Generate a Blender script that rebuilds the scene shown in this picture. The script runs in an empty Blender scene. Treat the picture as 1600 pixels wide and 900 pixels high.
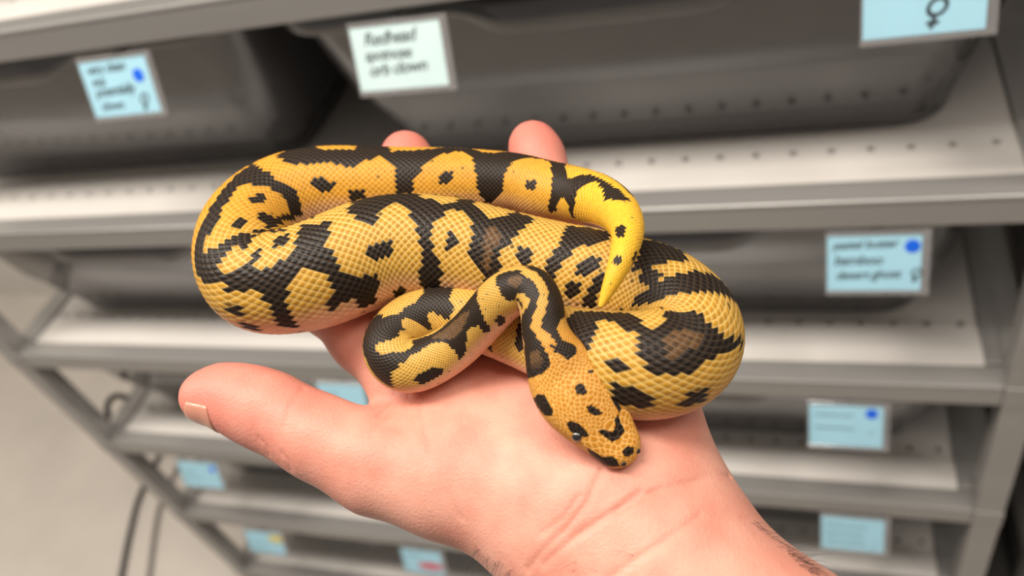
import bpy, bmesh, math, random
import numpy as np
from mathutils import Vector, Matrix

# ------------------------------------------------------------------ camera, world, lights, exposure
scene = bpy.context.scene
COL = scene.collection
CAM = np.array([0.0, 0.0, 1.45])                     # the phone, 1.45 m above the floor
ROT = np.array([[0.93845072, -0.00429006, -0.3453865],
                [0.23380798, -0.72813439, 0.64432456],
                [-0.25425198, -0.68542097, -0.6823152]])   # world axes seen in camera axes (x right, y down, z ahead)
FOCAL = 1288.137                                     # focal length in pixels of a 1600 px wide frame

cam_data = bpy.data.cameras.new('camera')
cam_data.sensor_width = 36.0
cam_data.lens = FOCAL * 36.0 / 1600.0
cam_data.clip_start = 0.01
cam_data.dof.use_dof = True
cam_data.dof.focus_distance = 0.228
cam_data.dof.aperture_fstop = 9.0
cam = bpy.data.objects.new('camera', cam_data)
COL.objects.link(cam)
M3 = np.stack([ROT[:, 0], -ROT[:, 1], -ROT[:, 2]], axis=1)
cam.matrix_world = Matrix([[*M3[0], CAM[0]], [*M3[1], CAM[1]], [*M3[2], CAM[2]], [0, 0, 0, 1]])
scene.camera = cam

world = bpy.data.worlds.new('room_air')
scene.world = world
world.use_nodes = True
world.node_tree.nodes['Background'].inputs[0].default_value = (1.0, 0.95, 0.89, 1)
world.node_tree.nodes['Background'].inputs[1].default_value = 0.23

scene.view_settings.view_transform = 'Standard'
scene.view_settings.look = 'None'
scene.view_settings.exposure = 0.0
scene.view_settings.gamma = 1.0
scene.view_settings.use_curve_mapping = False

def area_light(name, loc, sx, sy, power, color):
    d = bpy.data.lights.new(name, 'AREA')
    d.shape = 'RECTANGLE'; d.size = sx; d.size_y = sy; d.energy = power; d.color = color
    o = bpy.data.objects.new(name, d); COL.objects.link(o)
    o.location = loc
    return o
WARM = (1.0, 0.93, 0.84)
for lx, ly, pw in ((-0.45, 0.06, 28.0), (0.80, 0.06, 16.0), (-1.75, 0.06, 25.0)):
    area_light('ceiling_light_offscreen', (lx, ly, 2.52), 1.0, 0.28, pw, WARM)

# ------------------------------------------------------------------ materials
def mat(name, color, rough=0.5, metal=0.0, noise=0.0, nscale=20.0, bump=0.0, bscale=200.0, coat=0.0, stretch=None):
    m = bpy.data.materials.new(name); m.use_nodes = True
    nt = m.node_tree; b = nt.nodes['Principled BSDF']
    b.inputs['Base Color'].default_value = (*color, 1)
    b.inputs['Roughness'].default_value = rough
    b.inputs['Metallic'].default_value = metal
    b.inputs['Coat Weight'].default_value = coat
    tc = nt.nodes.new('ShaderNodeTexCoord')
    src = tc.outputs['Object']
    if stretch:
        mp = nt.nodes.new('ShaderNodeMapping'); mp.inputs['Scale'].default_value = stretch
        nt.links.new(src, mp.inputs[0]); src = mp.outputs[0]
    if noise:
        n = nt.nodes.new('ShaderNodeTexNoise'); n.inputs['Scale'].default_value = nscale
        n.inputs['Detail'].default_value = 4
        nt.links.new(src, n.inputs['Vector'])
        r = nt.nodes.new('ShaderNodeMapRange')
        r.inputs[1].default_value = 0.3; r.inputs[2].default_value = 0.7
        r.inputs[3].default_value = 1 - noise; r.inputs[4].default_value = 1 + noise
        nt.links.new(n.outputs[0], r.inputs[0])
        mx = nt.nodes.new('ShaderNodeVectorMath'); mx.operation = 'SCALE'
        mx.inputs[0].default_value = color
        nt.links.new(r.outputs[0], mx.inputs['Scale'])
        nt.links.new(mx.outputs[0], b.inputs['Base Color'])
    if bump:
        n2 = nt.nodes.new('ShaderNodeTexNoise'); n2.inputs['Scale'].default_value = bscale
        nt.links.new(src, n2.inputs['Vector'])
        bp = nt.nodes.new('ShaderNodeBump'); bp.inputs['Strength'].default_value = bump
        bp.inputs['Distance'].default_value = 0.001
        nt.links.new(n2.outputs[0], bp.inputs['Height']); nt.links.new(bp.outputs[0], b.inputs['Normal'])
    return m

M_ALU = mat('satin aluminium', (0.33, 0.318, 0.305), 0.32, 0.35, 0.05, 30, 0.05, 300, stretch=(0.1, 1, 1))
M_JOINT = mat('grey corner joint', (0.33, 0.315, 0.30), 0.45, 0.3)
M_BOARD = mat('white melamine board', (0.67, 0.635, 0.60), 0.45, 0, 0.04, 9)
M_TUB = mat('dark grey tub plastic', (0.078, 0.073, 0.073), 0.13, 0, 0.10, 14, 0.03, 60)
M_TUB.node_tree.nodes['Principled BSDF'].inputs['Specular IOR Level'].default_value = 0.95
M_CARD = mat('pale blue card', (0.36, 0.63, 0.76), 0.6, 0, 0.03, 40)
M_CARD2 = mat('paler mint card', (0.60, 0.76, 0.76), 0.6, 0, 0.03, 40)
M_DOT = mat('blue sticker', (0.005, 0.12, 0.75), 0.5)
M_YEL = mat('yellow sticker', (0.70, 0.52, 0.06), 0.5)
M_RED = mat('red sticker', (0.62, 0.07, 0.09), 0.5)
M_INK = mat('pen ink', (0.035, 0.045, 0.055), 0.6)
M_RIM = mat('clear holder edge', (0.62, 0.60, 0.60), 0.12, 0, 0, coat=0.6)
M_RIM.node_tree.nodes['Principled BSDF'].inputs['Transmission Weight'].default_value = 0.75
M_FLOOR = mat('beige vinyl floor', (0.60, 0.55, 0.50), 0.42, 0, 0.07, 5, 0.03, 80)
M_WALL = mat('painted wall', (0.62, 0.59, 0.55), 0.7, 0, 0.03, 4)
M_CEIL = mat('white ceiling', (0.8, 0.78, 0.75), 0.8)
M_BLACK = mat('black rubber', (0.012, 0.012, 0.012), 0.5)
M_GREYC = mat('plain grey', (0.22, 0.20, 0.185), 0.5)

# ------------------------------------------------------------------ small builders
def link(name, me, m=None, parent=None):
    o = bpy.data.objects.new(name, me); COL.objects.link(o)
    if m is not None:
        me.materials.append(m)
    if parent is not None:
        o.parent = parent
    return o

def from_bm(name, bm, m, parent=None, smooth=False):
    me = bpy.data.meshes.new(name)
    bmesh.ops.recalc_face_normals(bm, faces=bm.faces[:])
    bm.to_mesh(me); bm.free()
    if smooth:
        me.polygons.foreach_set('use_smooth', [True] * len(me.polygons))
    return link(name, me, m, parent)

def tag(o, label, cat, group=None):
    o['label'] = label; o['category'] = cat
    if group: o['group'] = group
    return o

def empty(name, loc=(0, 0, 0)):
    o = bpy.data.objects.new(name, None); COL.objects.link(o); o.location = loc
    o.empty_display_size = 0.02
    return o

def box_bm(x0, x1, y0, y1, z0, z1, bev=0.0, seg=2):
    bm = bmesh.new()
    bmesh.ops.create_cube(bm, size=1.0)
    for v in bm.verts:
        v.co = Vector((x0 if v.co.x < 0 else x1, y0 if v.co.y < 0 else y1, z0 if v.co.z < 0 else z1))
    if bev:
        bmesh.ops.bevel(bm, geom=bm.edges[:], offset=bev, segments=seg, affect='EDGES', profile=0.5)
    return bm

def box(name, m, parent, *a, bev=0.0012, seg=2):
    return from_bm(name, box_bm(*a, bev=bev, seg=seg), m, parent)

def structure(o):
    o['kind'] = 'structure'; return o

def curve_mesh(cu):
    tmp = bpy.data.objects.new('tmp', cu); COL.objects.link(tmp)
    me = bpy.data.meshes.new_from_object(tmp.evaluated_get(bpy.context.evaluated_depsgraph_get()))
    bpy.data.objects.remove(tmp); me.materials.clear(); me.name = cu.name
    return me

def tube(name, pts, rad, m, parent=None, res=4, cyclic=False):
    cu = bpy.data.curves.new(name, 'CURVE'); cu.dimensions = '3D'; cu.bevel_depth = rad; cu.bevel_resolution = res
    sp = cu.splines.new('NURBS'); sp.points.add(len(pts) - 1)
    for p, q in zip(sp.points, pts): p.co = (*q, 1)
    sp.use_endpoint_u = True; sp.order_u = 3; sp.use_cyclic_u = cyclic
    cu.use_fill_caps = True
    return link(name, curve_mesh(cu), m, parent)
# ------------------------------------------------------------------ the room
H = CAM[2]
structure(box('floor', M_FLOOR, None, -3.2, 2.2, -1.6, 1.35, -0.05, 0.0, bev=0))
structure(box('ceiling', M_CEIL, None, -3.2, 2.2, -1.6, 1.35, 2.6, 2.65, bev=0))
structure(box('wall_back', M_WALL, None, -3.2, 2.2, 1.35, 1.40, 0.0, 2.6, bev=0))
structure(box('wall_left', M_WALL, None, -3.25, -3.2, -1.6, 1.40, 0.0, 2.6, bev=0))

# black cable on the floor beside the rack, with a plain grey line alongside
tag(tube('floor_line', [(-1.20, 0.10, 0.006), (-1.36, 0.36, 0.006), (-1.425, 0.50, 0.006), (-1.47, 0.60, 0.006), (-1.512, 0.71, 0.006), (-1.52, 0.95, 0.006), (-1.40, 1.20, 0.006)], 0.006, M_BLACK),
    'thin black cable lying on the floor beside the metal rack', 'cable')
tag(tube('floor_line', [(-1.12, 0.10, 0.005), (-1.29, 0.38, 0.005), (-1.355, 0.51, 0.005), (-1.40, 0.60, 0.005), (-1.44, 0.69, 0.005), (-1.45, 0.95, 0.005), (-1.32, 1.20, 0.005)], 0.0055, M_GREYC),
    'soft grey line on the floor, running alongside the black cable', 'cable')

# ------------------------------------------------------------------ the rack
LEV = [H + z for z in (0.006, -0.2148, -0.438, -0.659, -0.873, -1.090, -1.308)]   # top faces of the front rails
XL, XR, YF, YB, TW = -1.022, 0.156, 0.500, 1.14, 0.0265
rack = empty('storage_rack', (0, 0, 0))
tag(rack, 'satin aluminium shelving rack with white perforated boards holding the grey tubs', 'rack')
for x0 in (XL - TW, XR):
    for y0 in (YF - 0.001, YB - TW):
        box('post', M_ALU, rack, x0, x0 + TW, y0, y0 + TW, 0.0, LEV[0] + 0.05)

def board_mesh(x0, x1, y0, y1, z0, z1, yh, pitch, rad):
    """a board with one row of round holes through it, at y = yh"""
    verts, faces = [], []
    n = int((x1 - x0) / pitch)
    ya, yb = yh - pitch / 2, yh + pitch / 2
    def quad(p): faces.append([len(verts) + k for k in range(len(p))]); verts.extend(p)
    for a, b in ((y0, ya), (yb, y1)):
        quad([(x0, a, z1), (x1, a, z1), (x1, b, z1), (x0, b, z1)])
        quad([(x0, a, z0), (x0, b, z0), (x1, b, z0), (x1, a, z0)])
    quad([(x0, y0, z0), (x1, y0, z0), (x1, y0, z1), (x0, y0, z1)])
    quad([(x0, y1, z0), (x0, y1, z1), (x1, y1, z1), (x1, y1, z0)])
    quad([(x0, y0, z0), (x0, y0, z1), (x0, y1, z1), (x0, y1, z0)])
    quad([(x1, y0, z0), (x1, y1, z0), (x1, y1, z1), (x1, y0, z1)])
    w = (x1 - x0) / n
    for i in range(n):
        cx = x0 + (i + 0.5) * w
        sq = []
        for k in range(8):
            a = math.radians(45 * k + 22.5)
            c, s = math.cos(a), math.sin(a); q = max(abs(c), abs(s))
            sq.append((cx + c / q * w / 2, yh + s / q * pitch / 2))
        ci = [(cx + rad * math.cos(math.radians(45 * k + 22.5)), yh + rad * math.sin(math.radians(45 * k + 22.5))) for k in range(8)]
        co = {0: (cx + w / 2, yb), 2: (cx - w / 2, yb), 4: (cx - w / 2, ya), 6: (cx + w / 2, ya)}
        for k in range(8):
            j = (k + 1) % 8
            ring = [ci[k], sq[k]] + ([co[k]] if k in co else []) + [sq[j], ci[j]]
            quad([(*p, z1) for p in ring])
            quad([(*p, z0) for p in reversed(ring)])
            quad([(*ci[k], z0), (*ci[k], z1), (*ci[j], z1), (*ci[j], z0)])
    me = bpy.data.meshes.new('shelf_board'); me.from_pydata(verts, [], faces); me.validate()
    return me

for i, z in enumerate(LEV):
    box('front_rail', M_ALU, rack, XL, XR, YF, YF + TW - 0.002, z - 0.0275, z, bev=0.0022, seg=3)
    box('glint_edge', M_ALU, rack, XL + 0.001, XR - 0.001, YF - 0.0007, YF + 0.0042, z - 0.0042, z + 0.0007, bev=0.0020, seg=4)  # rounded strip added along the rail's front edge to catch a highlight
    box('rear_rail', M_ALU, rack, XL, XR, YB - TW, YB - 0.002, z - 0.0275, z, bev=0.0014)
    for x0 in (XL - TW, XR):
        box('side_rail', M_ALU, rack, x0, x0 + TW - 0.001, YF + TW, YB - TW, z - 0.0275, z - 0.001, bev=0.0014)
        box('corner_joint', M_JOINT, rack, x0 - 0.0006, x0 + TW + 0.0006, YF - 0.0018, YF + TW - 0.001, z - 0.0282, z + 0.0006, bev=0.001)
    for x0 in (XL, XR - 0.014):     # angle strip the board rests in
        box('board_edge_strip', M_ALU, rack, x0, x0 + 0.014, YF + TW - 0.002, YB - TW, z - 0.004, z + 0.004, bev=0.0008)
    link('shelf_board', board_mesh(XL + 0.014, XR - 0.014, YF + TW - 0.0025, YB - TW, z - 0.012, z, 0.562 if i < 3 else 0.5735, 0.0285, 0.0036), M_BOARD, rack)
# wire hook on the side of the rack
tube('wire_hook', [(-1.024, 0.527, H - 0.845), (-1.006, 0.523, H - 0.832), (-1.004, 0.524, H - 0.818), (-1.004, 0.54, H - 0.812), (-1.004, 0.555, H - 0.822), (-1.004, 0.560, H - 0.838)], 0.0045, M_BLACK, rack)

# neighbouring rack beyond a dark gap
nb = empty('storage_rack', (0, 0, 0))
tag(nb, 'neighbouring rack end with metal posts and a dark grey panel', 'rack')
box('dark_panel', M_TUB, nb, 0.262, 0.275, 0.56, 1.14, 0.0, 1.6, bev=0.001)  # plain dark panel added to fill the dark gap beyond the posts
for y0 in (0.53, 0.80, 1.11):
    box('post', M_ALU, nb, 0.235, 0.262, y0, y0 + TW, 0.0, 1.6)
for z in LEV[1:]:
    box('side_rail', M_ALU, nb, 0.236, 0.261, 0.53 + TW, 1.11, max(z - 0.20, 0.004), max(z - 0.175, 0.029))

# ------------------------------------------------------------------ tubs
def rrect(x0, x1, y0, y1, r, seg=6):
    out = []
    for cx, cy, a0 in ((x1 - r, y0 + r, -90), (x1 - r, y1 - r, 0), (x0 + r, y1 - r, 90), (x0 + r, y0 + r, 180)):
        for k in range(seg + 1):
            a = math.radians(a0 + 90 * k / seg)
            out.append((cx + r * math.cos(a), cy + r * math.sin(a)))
    return out

def tub_body(w, d, h):
    """open tub seen from outside: slanted walls, stepped foot, outer lip. x centred, y from the lip front, z from the base"""
    fi, si = 0.058, 0.040      # how far the base stands in from the lip, front and sides
    prof = [  # (share of the inset, z, corner radius)
        (1.18, 0.000, 0.030), (1.05, 0.002, 0.036), (1.0, 0.008, 0.040), (0.97, 0.022, 0.042), (0.90, 0.027, 0.044), (0.86, 0.034, 0.045),
        (0.45, 0.55 * h, 0.046), (0.24, h - 0.020, 0.047), (0.22, h - 0.016, 0.047), (0.02, h - 0.015, 0.05), (0.0, h - 0.013, 0.05), (0.0, h - 0.002, 0.05), (0.02, h, 0.05),
        (0.26, h, 0.046), (0.28, h - 0.003, 0.046), (0.50, 0.55 * h, 0.045), (1.02, 0.010, 0.036), (1.2, 0.006, 0.03)]
    bm = bmesh.new(); rings = []
    for q, z, r in prof:
        pts = rrect(-w / 2 + si * q, w / 2 - si * q, fi * q, d - si * q, r)
        rings.append([bm.verts.new((x, y, z)) for x, y in pts])
    n = len(rings[0])
    for a, b in zip(rings, rings[1:]):
        for k in range(n):
            bm.faces.new((a[k], a[(k + 1) % n], b[(k + 1) % n], b[k]))
    bm.faces.new(rings[0]); bm.faces.new(rings[-1])
    return bm

def tub_handle(w, h):
    """rolled pull grip in the middle of the front lip"""
    bm = bmesh.new(); n = 22; rings = []
    for i in range(n + 1):
        t = i / n; x = (t - 0.5) * w
        e = min(1.0, 4.5 * min(t, 1 - t)); e = e * e * (3 - 2 * e)
        yo, zo = -0.013 * e, h - 0.014 - 0.014 * e
        sec = [(0.012, h - 0.001), (yo + 0.003, h - 0.001), (yo, h - 0.004), (yo, zo + 0.003), (yo + 0.003, zo), (0.006, zo), (0.012, zo + 0.004)]
        rings.append([bm.verts.new((x, y, z)) for y, z in sec])
    m = len(rings[0])
    for a, b in zip(rings, rings[1:]):
        for k in range(m):
            bm.faces.new((a[k], a[(k + 1) % m], b[(k + 1) % m], b[k]))
    bm.faces.new(rings[0]); bm.faces.new(rings[-1])
    return bm

TUBW, TUBH = 0.56, 0.184
proto_body = tub_body(TUBW, 0.585, TUBH); proto_handle = tub_handle(0.24, TUBH)
me_body = bpy.data.meshes.new('body'); bmesh.ops.recalc_face_normals(proto_body, faces=proto_body.faces[:]); proto_body.to_mesh(me_body)
me_body.polygons.foreach_set('use_smooth', [True] * len(me_body.polygons)); me_body.materials.append(M_TUB)
me_handle = bpy.data.meshes.new('handle'); bmesh.ops.recalc_face_normals(proto_handle, faces=proto_handle.faces[:]); proto_handle.to_mesh(me_handle)
me_handle.polygons.foreach_set('use_smooth', [True] * len(me_handle.polygons)); me_handle.materials.append(M_TUB)
try:
    me_body.set_sharp_from_angle(angle=math.radians(50)); me_handle.set_sharp_from_angle(angle=math.radians(50))
except Exception:
    pass
XC = (-0.735, -0.140)
ROWS = ["one row above the Redhead card's row", "in the Redhead card's row", "in the pastel butter card's row",
        "one row below the pastel butter card", "two rows below the pastel butter card", "three rows below the pastel butter card"]
ENDS = ['at the floor cable end', 'at the neighbouring rack end']
for i in range(6):
    for c in (0, 1):
        t = empty('storage_tub', (XC[c] + 0.003 * (-1) ** (i + c), 0.522 + (0.014 if (c, i) == (0, 1) else 0.0) + 0.003 * ((i * 5 + c * 3) % 3), LEV[i + 1]))
        tag(t, 'dark grey tub %s, %s' % (ROWS[i], ENDS[c]), 'tub', 'grey tubs on the rack boards')
        link('body', me_body, None, t); link('handle', me_handle, None, t)

# ------------------------------------------------------------------ card holders hanging from the tub lips
def card(xa, xb, ztop, label, lines, dot=None, cardm=None, h=0.052, tilt=22.0, roll=0.0, size=0.0085):
    w = xb - xa
    t = empty('card_holder', ((xa + xb) / 2, 0.4985, ztop))
    t.rotation_euler = (math.radians(-tilt), math.radians(roll), 0)
    tag(t, label, 'card holder', 'cards in clear holders on the tubs')
    # local: x along, z up (0 at the top), -y towards the reader
    box('card', cardm or M_CARD, t, -w / 2 + 0.001, w / 2 - 0.006, -0.0004, 0.0004, -h + 0.004, -0.002, bev=0)
    fr = bmesh.new()
    for a in ((-w / 2, w / 2, -0.0016, 0.0016, -h, -h + 0.0036), (-w / 2, w / 2, -0.0012, 0.0012, -0.0022, 0.0012),
              (w / 2 - 0.0058, w / 2, -0.0012, 0.0012, -h + 0.0036, -0.0022), (-w / 2, -w / 2 + 0.0012, -0.0012, 0.0012, -h + 0.0036, -0.0022)):
        b = box_bm(*a, bev=0.0004, seg=1); me = bpy.data.meshes.new('tmp'); b.to_mesh(me); b.free(); fr.from_mesh(me); bpy.data.meshes.remove(me)
    from_bm('clear_frame', fr, M_RIM, t)
    # clear arm from the card's top back over the tub lip
    k = min(range(1, 6), key=lambda q: abs(LEV[q] - 0.0305 - ztop))
    lip = LEV[k + 1] + TUBH - ztop
    cs, sn = math.cos(math.radians(tilt)), math.sin(math.radians(tilt))
    arm = box_bm(-w * 0.06, w * 0.06, -0.001, 0.0515, -0.0011, 0.0011)
    for v in arm.verts:
        yy, zz = v.co.y, v.co.z - 0.0012 + (min(lip, 0.0) if v.co.y > 0.01 else 0.0)
        v.co.y, v.co.z = yy * cs - zz * sn, yy * sn + zz * cs
    from_bm('clip', arm, M_RIM, t)
    if dot:
        dx, dz, rx, rz, dm = dot
        bm = bmesh.new(); bmesh.ops.create_circle(bm, cap_ends=True, radius=1.0, segments=20)
        for v in bm.verts: v.co = Vector((dx * w + v.co.x * rx, -0.0007, -dz * h + v.co.y * rz))
        r = bmesh.ops.extrude_face_region(bm, geom=bm.faces[:])
        for v in [g for g in r['geom'] if isinstance(g, bmesh.types.BMVert)]: v.co.y = -0.0003
        from_bm('sticker', bm, dm, t)
    for k, (tx, lx, lz, sc) in enumerate(lines):
        if tx.startswith('~'):          # pen strokes too soft to read
            rs = random.Random(tx + label); x = 0.0; pts = []
            for _ in range(int(tx[1:])):
                pts.append((lx * w + x, -0.0006, -lz * h + rs.choice((0.0004, 0.0012, 0.0022, 0.0026)) * (1 if len(pts) % 2 else 0.15)))
                x += rs.uniform(0.0007, 0.0013)
            tube('handwriting', pts, 0.00034, M_INK, t, res=1); continue
        cu = bpy.data.curves.new('handwriting', 'FONT'); cu.body = tx; cu.size = size * sc * 1.35; cu.shear = 0.25; cu.space_character = 0.90
        cu.extrude = 0.00006; cu.offset = 0.00007
        o = link('handwriting', curve_mesh(cu), M_INK, t)
        o.rotation_euler = (math.pi / 2, math.radians(-1.5 + 1.3 * (k % 2)), 0)
        o.location = (lx * w, -0.0006, -lz * h)
    return t

zb = [z - 0.0275 - 0.003 for z in LEV]      # just under each rail
BLUE = lambda x, z: (x, z, 0.0055, 0.0055, M_DOT)
card(-0.581, -0.503, zb[1] - 0.003, 'pale blue card with four handwritten lines ending in a female sign, blue dot', [('very clean', -0.40, 0.24, 1.0), ('exp', -0.38, 0.42, 0.9), ('potentially', -0.38, 0.60, 1.0), ('clown', -0.36, 0.82, 0.95), ('\u2640', 0.12, 0.84, 1.2)], BLUE(0.27, 0.33))
card(-0.320, -0.241, zb[1] - 0.004, 'mint card handwritten Redhead spotnose orb clown, without any sticker', [('Redhead', -0.36, 0.30, 1.15), ('spotnose', -0.38, 0.50, 1.0), ('orb clown', -0.36, 0.72, 1.1)], None, M_CARD2, roll=1.0)
card(0.026, 0.099, zb[1] + 0.001, 'blue card handwritten 100% clown above a large female sign', [('100% Clown', -0.42, 0.42, 1.1), ('\u2640', -0.12, 0.82, 1.55)], None, h=0.055, tilt=20)
card(0.0075, 0.0815, zb[2], 'pale blue card handwritten pastel butter bamboo desert ghost, blue dot', [('pastel butter', -0.43, 0.25, 0.88), ('bamboo', -0.42, 0.50, 1.0), ('desert ghost', -0.40, 0.74, 0.9), ('\u2640', 0.26, 0.76, 1.0)], BLUE(0.33, 0.22))
card(-0.0075, 0.0655, zb[3], 'blue card with two faint pencil lines and a blue dot', [('~34', -0.42, 0.28, 1), ('~36', -0.40, 0.56, 1), ('~4', 0.25, 0.62, 1)], BLUE(0.28, 0.2))
card(0.004, 0.077, zb[4], 'faded blue card crowded with small handwriting, no sticker, by the corner post', [('~44', -0.42, 0.30, 1), ('~40', -0.42, 0.52, 1), ('~42', -0.40, 0.74, 1), ('~4', 0.26, 0.82, 1)], None)
card(-0.562, -0.492, zb[3], 'blue card half hidden behind the holding hand', [('~26', -0.42, 0.30, 1), ('~32', -0.42, 0.55, 1)], None)
card(-0.914, -0.834, zb[4], 'blue card with a blue dot, on the tub nearest the floor cables', [('~28', -0.42, 0.40, 1), ('~34', -0.42, 0.65, 1)], BLUE(0.30, 0.25))
card(-0.915, -0.835, zb[5], 'blue card carrying a yellow sticker strip', [('~30', -0.42, 0.60, 1), ('~33', -0.42, 0.82, 1)], (0.28, 0.28, 0.016, 0.0065, M_YEL))
card(-0.617, -0.541, zb[5], 'blue card carrying a red sticker strip', [('~31', -0.42, 0.28, 1)], (0.14, 0.62, 0.022, 0.0065, M_RED))
# ------------------------------------------------------------------ holding frame: the palm plane
# BEGIN MATHS
PN = np.array([-0.1, -0.6, -0.79]); PN /= np.linalg.norm(PN)      # palm normal, camera axes
PC = 0.2028                                                         # its distance from the camera
def on_palm(px, py, h):
    """camera-axes point (metres) a height h above the palm plane, in the direction px, py"""
    v = np.array([(px - 800.0) / FOCAL, (py - 450.0) / FOCAL, 1.0])
    return v * ((h - PC) / (PN @ v))
def to_world(p):
    return np.asarray(p) @ ROT.T + CAM

# the snake's spine, tail tip to snout: direction (px, py), half width in px, height of the spine above the palm, in m
SPINE = [
 (938, 480, 3.5, .0335), (948, 458, 10, .0350), (963, 425, 16, .0375), (976, 390, 21, .0385), (981, 358, 26, .0350), (965, 330, 33, .0270),
 (935, 313, 40, .0190), (898, 305, 44, .0140), (850, 297, 46, .0118), (800, 286, 47, .0110), (700, 285, 53, .0120), (600, 289, 58, .0130), (505, 293, 64, .0140),
 (438, 312, 68, .0145), (392, 354, 74, .0150), (382, 402, 77, .0155), (402, 437, 79, .0155), (447, 440, 81, .0155), (510, 424, 84, .0160), (602, 387, 83, .0165),
 (705, 388, 79, .0160), (800, 408, 75, .0150), (880, 424, 74, .0145), (955, 438, 74, .0145), (1020, 456, 76, .0150), (1063, 488, 79, .0155), (1079, 525, 82, .0160),
 (1060, 557, 84, .0164), (1012, 570, 85, .0178), (958, 566, 80, .0175), (900, 549, 68, .0146), (845, 530, 57, .0117), (790, 512, 51, .0100), (735, 495, 48, .0092), (683, 490, 46, .0090),
 (636, 507, 44, .0088), (609, 540, 44, .0088), (628, 568, 44, .0088), (661, 569, 40, .0095), (707, 544, 37, .0125), (739, 516, 35, .0180), (764, 488, 36, .0240),
 (792, 459, 37, .0300), (829, 449, 35, .0330), (846, 476, 34, .0325), (850, 509, 35, .0300), (860, 542, 42, .0270), (879, 581, 58, .0235), (901, 614, 65, .0205),
 (927, 648, 57, .0170), (952, 679, 44, .0140), (975, 707, 35, .0115), (989, 723, 28, .0105)]
# which way the back faces at some spine stations (camera axes), belly opposite
BACK = {0: (0.25, -.55, -.8), 4: (0.3, -.6, -.75), 8: (0, -.85, -.45), 12: (-.1, -.85, -.45), 15: (-.35, -.55, -.75), 19: (0, -.78, -.62), 23: (0.1, -.78, -.62),
        26: (.25, -.4, -.85), 29: (.05, -.62, -.78), 33: (0, -.7, -.7), 36: (-.35, -.5, -.8), 39: (-.25, -.75, -.6), 41: (-.3, -.7, -.64), 43: (.15, -.45, -.88), 45: (.1, -.25, -.96), 47: (.06, -.28, -.95), 52: (.05, -.42, -.9)}
HEAD0 = 45.6                # station where the skull begins
NROW = 44                   # scales around the body
def spine_samples(n_sub=60):
    P = np.array([on_palm(a, b, h) for a, b, r, h in SPINE])
    R = np.array([r * np.linalg.norm(p) / np.linalg.norm([(a - 800) / FOCAL, (b - 450) / FOCAL, 1]) / FOCAL for (a, b, r, h), p in zip(SPINE, P)])
    ks = sorted(BACK); K = np.array([BACK[k] for k in ks], float)
    idx = np.arange(len(P)); D = np.stack([np.interp(idx, ks, K[:, c]) for c in range(3)], 1)
    A = np.concatenate([P, R[:, None], D], 1)
    A = np.concatenate([2 * A[:1] - A[1:2], A, 2 * A[-1:] - A[-2:-1]])
    t = np.arange(0, len(P) - 1 + 1e-9, 1.0 / n_sub)
    i = np.minimum(t.astype(int), len(P) - 2); f = (t - i)[:, None]
    p0, p1, p2, p3 = A[i], A[i + 1], A[i + 2], A[i + 3]
    S = 0.5 * (2 * p1 + (p2 - p0) * f + (2 * p0 - 5 * p1 + 4 * p2 - p3) * f ** 2 + (3 * p1 - p0 - 3 * p2 + p3) * f ** 3)
    k = np.exp(-0.5 * (np.arange(-45, 46) / 20.0) ** 2); k /= k.sum()
    S2 = np.stack([np.convolve(np.pad(S[:, c], 45, mode='reflect', reflect_type='odd'), k, 'valid') for c in range(S.shape[1])], 1)
    return t, S2
def smooth01(x, a, b):
    q = np.clip((x - a) / (b - a), 0, 1); return q * q * (3 - 2 * q)
def snake_rings(per_cell):
    t, S = spine_samples()
    P, R, D = S[:, :3], np.maximum(S[:, 3], 0.0005), S[:, 4:]
    ds = np.linalg.norm(np.diff(P, axis=0), axis=1)
    L = 1.12 * 2 * np.pi * np.maximum(R, 0.0052) / NROW
    w = np.concatenate([[0], np.cumsum(ds / (0.5 * (L[1:] + L[:-1])))])
    W = np.arange(0, w[-1], 1.0 / per_cell)
    tt = np.interp(W, w, t)
    P = np.stack([np.interp(W, w, P[:, c]) for c in range(3)], 1)
    D = np.stack([np.interp(W, w, D[:, c]) for c in range(3)], 1)
    R = np.interp(W, w, R)
    T = np.gradient(P, axis=0); T /= np.linalg.norm(T, axis=1)[:, None]
    N = D - (D * T).sum(1)[:, None] * T; N /= np.linalg.norm(N, axis=1)[:, None]
    B = np.cross(T, N)
    return W, tt, P, R, T, N, B
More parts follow.
